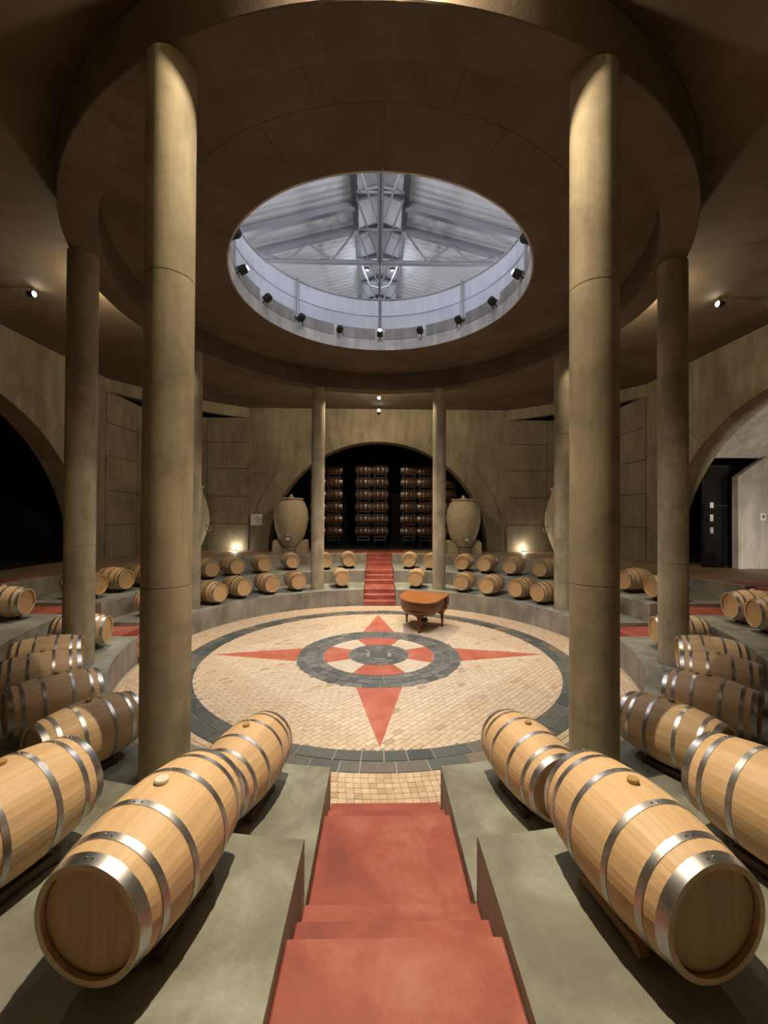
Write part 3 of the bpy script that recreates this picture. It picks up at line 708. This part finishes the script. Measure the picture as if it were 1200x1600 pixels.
# ============================================================ CLAY JARS
def jar(name, label, x, y, prof, base):
    t = thing(name, label, 'jar', (x, y, Z3), group='clay jars by the far wall')
    mb = MB(); mb.lathe(prof, 48); obj('jar_body', mb.mesh('jar_body', True), 'clay', t)
    return t
for x, lab in ((-4.27, 'left'), (4.20, 'right')):
    y = 10.15
    prof = [(0.30, 0.28), (0.42, 0.30), (0.60, 0.65), (0.76, 1.15), (0.835, 1.65), (0.80, 2.08), (0.66, 2.42), (0.50, 2.58), (0.48, 2.60)]
    t = jar('clay_jar', 'big round lidded clay jar on a stand, %s of the far arch opening' % lab, x, y, prof, True)
    mb = MB(); mb.lathe([(0.001, 2.56), (0.60, 2.57), (0.62, 2.60), (0.60, 2.635), (0.16, 2.66), (0.10, 2.70), (0.05, 2.82), (0.001, 2.84)], 36); obj('lid', mb.mesh('lid', True), 'clay', t)
    mb = MB(); mb.tube((0, -0.62, 0.72), (0, -0.74, 0.70), 0.17, 20); obj('hatch', mb.mesh('hatch', True), 'steelmid', t)
    mb = MB(); mb.tube((0, -0.70, 0.88), (0, -0.80, 0.86), 0.05, 12); obj('tap', mb.mesh('tap', True), 'plastic', t)
    mb = MB(); mb.box(-0.10, -0.765, 0.60, 0.10, -0.755, 0.76); obj('tag_plate', mb.mesh('tag_plate'), 'plastic', t)
    sd = thing('jar_stand', 'pale stone cradle blocks under the %s round clay jar' % lab, 'stand', (x, y, Z3))
    for s in (-1, 1):
        pts = [(0.36, 0.0), (0.80, 0.0), (0.80, 0.52), (0.70, 0.62), (0.585, 0.56), (0.36, 0.22)]
        v = [(s * a, -0.45, b) for a, b in pts] + [(s * a, 0.45, b) for a, b in pts]; n = len(pts)
        obj('block', mesh('block', v, [tuple(range(n)), tuple(range(2 * n - 1, n - 1, -1))] + [(i, (i + 1) % n, n + (i + 1) % n, n + i) for i in range(n)]), 'clay', sd)
    mb = MB(); mb.box(-0.36, -0.40, 0.0, 0.36, 0.40, 0.27); obj('bed_block', mb.mesh('bed_block'), 'riser', sd)
for x, lab in ((-9.0, 'left'), (9.0, 'right')):
    prof = [(0.24, 0.0), (0.30, 0.02), (0.46, 0.45), (0.66, 1.0), (0.76, 1.5), (0.74, 1.95), (0.60, 2.5), (0.46, 2.9), (0.42, 3.08), (0.50, 3.12), (0.51, 3.22), (0.42, 3.24), (0.38, 3.15)]
    t = jar('tall_clay_jar', 'tall slender clay jar standing in the %s far corner' % lab, x, 10.0, prof, False)
    for sg_ in (-1, 1):
        pts = [Vector((sg_ * (0.70 + 0.0), 0, 1.25)), Vector((sg_ * 0.86, 0, 1.22)), Vector((sg_ * 0.88, 0, 1.08)), Vector((sg_ * 0.66, 0, 1.0))]
        mb = MB(); mb.path([tuple(q) for q in pts], 0.035, 8); obj('handle', mb.mesh('handle', True), 'clay', t)

# ============================================================ PIANO
pf = R(154.5)
pn = thing('grand_piano', 'reddish brown wooden grand piano with closed lid on the mosaic floor', 'piano', (1.615, 3.255, 0.006), pf)
OUT = [(-0.66, 0.0), (-0.68, 0.10), (-0.68, 0.45), (-0.64, 0.80), (-0.53, 1.10), (-0.36, 1.38), (-0.12, 1.58), (0.12, 1.66), (0.38, 1.67), (0.56, 1.58), (0.66, 1.42), (0.70, 1.20), (0.72, 0.45), (0.71, 0.10), (0.70, 0.0)]
OUT = [(-a, b) for a, b in OUT]
def scaled(s, cx=0.0, cy=0.8): return [(cx + (x - cx) * s, cy + (y - cy) * s) for x, y in OUT]
body = [q for q in scaled(0.97) if q[1] > 0.2]
mb = MB(); n = len(body)
ring = []
for s, z in ((0.86, 0.50), (0.97, 0.57), (1.0, 0.68), (0.98, 0.80), (0.995, 0.88)):
    cx = 0.0; cy = 0.95; ring.append([(cx + (x - cx) * s, cy + (y - cy) * s, z) for x, y in body])
v = [p for r_ in ring for p in r_]; f = [tuple(range(n)), tuple(4 * n + i for i in range(n))]
for j in range(4):
    for i in range(n): f.append((j * n + i, j * n + (i + 1) % n, j * n + n + (i + 1) % n, j * n + n + i))
obj('case', mesh('case', v, f, True), 'piano', pn)
mb = MB(); mb.box(-0.70, 0.02, 0.58, 0.66, 0.30, 0.70); obj('key_bed', bevel(mb.mesh('key_bed'), 0.015), 'piano', pn)
for x0 in (-0.70, 0.58):
    mb = MB(); mb.box(x0, 0.02, 0.70, x0 + 0.08, 0.30, 0.86); obj('cheek', bevel(mb.mesh('cheek'), 0.012), 'piano', pn)
mb = MB(); mb.box(-0.62, 0.05, 0.70, 0.58, 0.20, 0.80); obj('fallboard', bevel(mb.mesh('fallboard'), 0.03, 2), 'piano', pn)
lidA = [q for q in scaled(1.03) if q[1] > 0.52]; lidA = [(lidA[0][0], 0.53)] + lidA + [(lidA[-1][0], 0.53)]
mb = MB(); mb.prism(lidA, 0.885, 0.925, 1.0); obj('lid', bevel(mb.mesh('lid'), 0.008), 'pianolid', pn)
mb = MB(); mb.box(-0.735, -0.02, 0.885, 0.705, 0.522, 0.925); obj('lid_flap', bevel(mb.mesh('lid_flap'), 0.008), 'pianolid', pn)
for (lx, ly) in ((-0.62, 0.52), (0.55, 0.50), (-0.22, 1.50)):
    mb = MB(); mb.lathe([(0.03, 0.0), (0.035, 0.03), (0.028, 0.07), (0.045, 0.26), (0.062, 0.42), (0.085, 0.47), (0.05, 0.49), (0.095, 0.53), (0.11, 0.60)], 14, (lx, ly, 0)); obj('leg', mb.mesh('leg', True), 'piano', pn)
for (lx, ly, wd) in ((-0.22, 1.44, 0.30), (-0.56, 0.55, 0.22), (0.50, 0.55, 0.22)):
    mb = MB(); mb.lathe([(0.06, 0.40), (0.14, 0.47), (wd, 0.56), (wd * 1.05, 0.60)], 16, (lx, ly, 0)); obj('apron', mb.mesh('apron', True), 'piano', pn)
mb = MB()
for s in (-1, 1):
    mb.path([(s * 0.05, 0.47, 0.52), (s * 0.11, 0.47, 0.42), (s * 0.13, 0.47, 0.32), (s * 0.09, 0.47, 0.22), (s * 0.03, 0.47, 0.17)], 0.018, 8)
mb.box(-0.12, 0.38, 0.08, 0.12, 0.54, 0.17)
ly = obj('lyre', mb.mesh('lyre', True), 'chock', pn)
for x in (-0.05, 0.05):
    mb = MB(); mb.box(x - 0.015, 0.26, 0.07, x + 0.015, 0.39, 0.085); obj('pedal', mb.mesh('pedal'), 'rail', ly)

# ============================================================ HALL ABOVE THE OPENING
RZ, RS = 15.75, 0.255                  # ridge edge height, roof slope
roof = sroot('ceiling_roof', 'white corrugated gable roof high above the opening', 'roof')
for s in (-1, 1):
    v = []; f = []; pit_ = 0.30; ny = int(40 / pit_ * 4)
    prof = (0.0, 0.0, 0.022, 0.022)
    for i in range(ny + 1):
        y = -6 + i * pit_ / 4; dz = prof[i % 4]
        for x in (0.95, 14.0): v.append((s * x, y, RZ - (x - 1.0) * RS + dz))
    for i in range(ny): f.append((2 * i, 2 * i + 1, 2 * i + 3, 2 * i + 2))
    me = bpy.data.meshes.new('roof_sheet'); me.from_pydata(v, [], f); me.update(); obj('roof_sheet', me, 'white', roof)
    mb = MB(); mb.box(min(s * 0.94, s * 1.04), 7.0, RZ - 0.05, max(s * 0.94, s * 1.04), 34, RZ + 0.62); obj('ridge_upstand', mb.mesh('ridge_upstand'), 'steelmid', roof)
    mb = MB(); mb.box(min(s * 0.90, s * 1.10), -6, RZ - 0.30, max(s * 0.90, s * 1.10), 7.0, RZ + 0.62); obj('ridge_box', mb.mesh('ridge_box'), 'darksteel', roof)
    me = bpy.data.meshes.new('monitor_sheet'); me.from_pydata([(s * 1.25, -6, RZ + 0.60), (0, -6, RZ + 1.0), (0, 34, RZ + 1.0), (s * 1.25, 34, RZ + 0.60)], [], [(0, 1, 2, 3)]); me.update(); obj('monitor_sheet', me, 'white', roof)
    mb = MB(); mb.box(min(s * 14, s * 14.2), -6, 9.2, max(s * 14, s * 14.2), 34, 13); obj('hall_side', mb.mesh('hall_side'), 'white', roof)
mb = MB(); mb.box(-14, 34, 9.2, 14, 34.2, 17); mb.box(-14, -6.2, 9.2, 14, -6, 17); obj('hall_end', mb.mesh('hall_end'), 'white', roof)
mb = MB(); mb.box(-14.2, 9.5, 9.15, 14.2, 34, 9.2); obj('hall_floor', mb.mesh('hall_floor'), 'rim', roof)
tr = sroot('trim_roof', 'grey steel roof truss with ties and lattice ridge girder', 'truss')
def member(name, a, b, r, m='steelmid', n=8):
    mb = MB(); mb.tube(a, b, r, n); return obj(name, mb.mesh(name, True), m, tr)
def bar(name, a, b, w_, h_, m='steelmid'):
    a, b = Vector(a), Vector(b); d = b - a; q = d.to_track_quat('X', 'Z').to_matrix().to_4x4()
    mb = MB(); mb.box(0, -w_ / 2, -h_ / 2, d.length, w_ / 2, h_ / 2, Matrix.Translation(a) @ q); return obj(name, mb.mesh(name), m, tr)
ZT = 14.2
TY = (6.0, 7.35, 13.0, 20.0)
member('bottom_chord', (0, -4, ZT), (0, 7.35, ZT), 0.105, 'steelpaint', 12)
member('bottom_chord', (0, 7.35, ZT), (0, 32, ZT), 0.055, 'steelpaint', 8)
for s in (-1, 1): member('top_chord', (s * 0.98, -4, RZ - 0.14), (s * 0.98, 32, RZ - 0.14), 0.05, 'steelmid')
yy = -2.65
while yy < 30:
    for s in (-1, 1):
        member('lattice_bar', (0, yy, ZT), (s * 0.98, yy + 2.0, RZ - 0.14), 0.04)
        member('lattice_bar', (s * 0.98, yy, RZ - 0.14), (0, yy + 2.0, ZT), 0.04)
    member('cross_bar', (-0.98, yy, RZ - 0.14), (0.98, yy, RZ - 0.14), 0.045)
    # monitor gable frame
    v = [(-1.05, yy + 1.2, RZ + 0.45), (0, yy + 1.2, RZ + 0.85), (1.05, yy + 1.2, RZ + 0.45), (1.05, yy + 1.2, RZ + 0.62), (0, yy + 1.2, RZ + 1.0), (-1.05, yy + 1.2, RZ + 0.62)]
    v += [(x, y + 0.12, z) for x, y, z in v]
    obj('gable_frame', mesh('gable_frame', v, [(0, 1, 4, 5), (1, 2, 3, 4), (6, 7, 10, 11), (7, 8, 9, 10), (0, 6, 7, 1), (1, 7, 8, 2)]), 'steelpaint', tr)
    yy += 2.0
for i, y in enumerate(TY):
    for s in (-1, 1):
        bar('rafter', (s * 0.98, y, RZ - 0.16), (s * 13.9, y, RZ - 0.16 - 12.92 * RS), 0.22, 0.26, 'steelmid')
        if i == 1:
            for (xa, xb) in ((1.1, 2.06), (3.06, 2.06), (3.06, 3.95), (5.0, 3.95), (5.0, 5.9)):
                member('web_bar', (s * xa, y, RZ - 0.25 - (xa - 1) * RS), (s * xb, y, ZT), 0.045)
    if i >= 1: member('tie_tube', (-7.4, y, ZT - 0.03), (7.4, y, ZT - 0.03), 0.10, 'steelmid', 12)
for i, y in enumerate((-2.5, 2.5, 9.5, 15.0)):
    for s in (-1, 1):
        t = thing('hall_lamp', 'round lamp under the roof ridge, %s of row %s above the opening' % ('left' if s < 0 else 'right', ORD[i]), 'lamp', (s * 0.60, y, RZ - 0.55), group='lamps under the roof ridge')
        mb = MB(); mb.lathe([(0.10, -0.06), (0.12, 0.0), (0.10, 0.05), (0.09, 0.0), (0.001, -0.02)], 16); obj('housing', mb.mesh('housing', True), 'black', t)
        mb = MB(); mb.tube((0, 0, -0.05), (s * 0.22, 0, 0.36), 0.012); obj('stem', mb.mesh('stem'), 'black', t)
        lamp('hall_bulb', 'POINT', (s * 0.6, y, RZ - 0.75), P_HALL * (0.5, 0.22, 0.06, 0.06)[i], COOL, t, 0.08)
for (x, y, w1, w2) in ((-7, 4, 'left', 'nearer'), (7, 4, 'right', 'nearer'), (-6, 11, 'left', 'farther'), (6, 11, 'right', 'farther')):  # unseen fill lights added to brighten the hall; shades and cords made up
    t = thing('added_fill_lamp', 'added unseen fill lamp in the hall on the %s, the %s one of its side' % (w1, w2), 'lamp', (x, y, 11.75), group='added fill lamps in the hall above')
    mb = MB(); mb.lathe([(0.001, 0.16), (0.06, 0.15), (0.20, 0.02), (0.19, 0.01), (0.05, 0.12), (0.001, 0.13)], 20); obj('shade', mb.mesh('shade', True), 'black', t)
    mb = MB(); mb.tube((0, 0, 0.15), (0, 0, RZ - (abs(x) - 1) * RS - 11.75), 0.012, 6); obj('cord', mb.mesh('cord'), 'black', t)
    lamp('hall_bulb', 'POINT', (x, y, 11.6), P_HALL, COOL, t, 0.12)
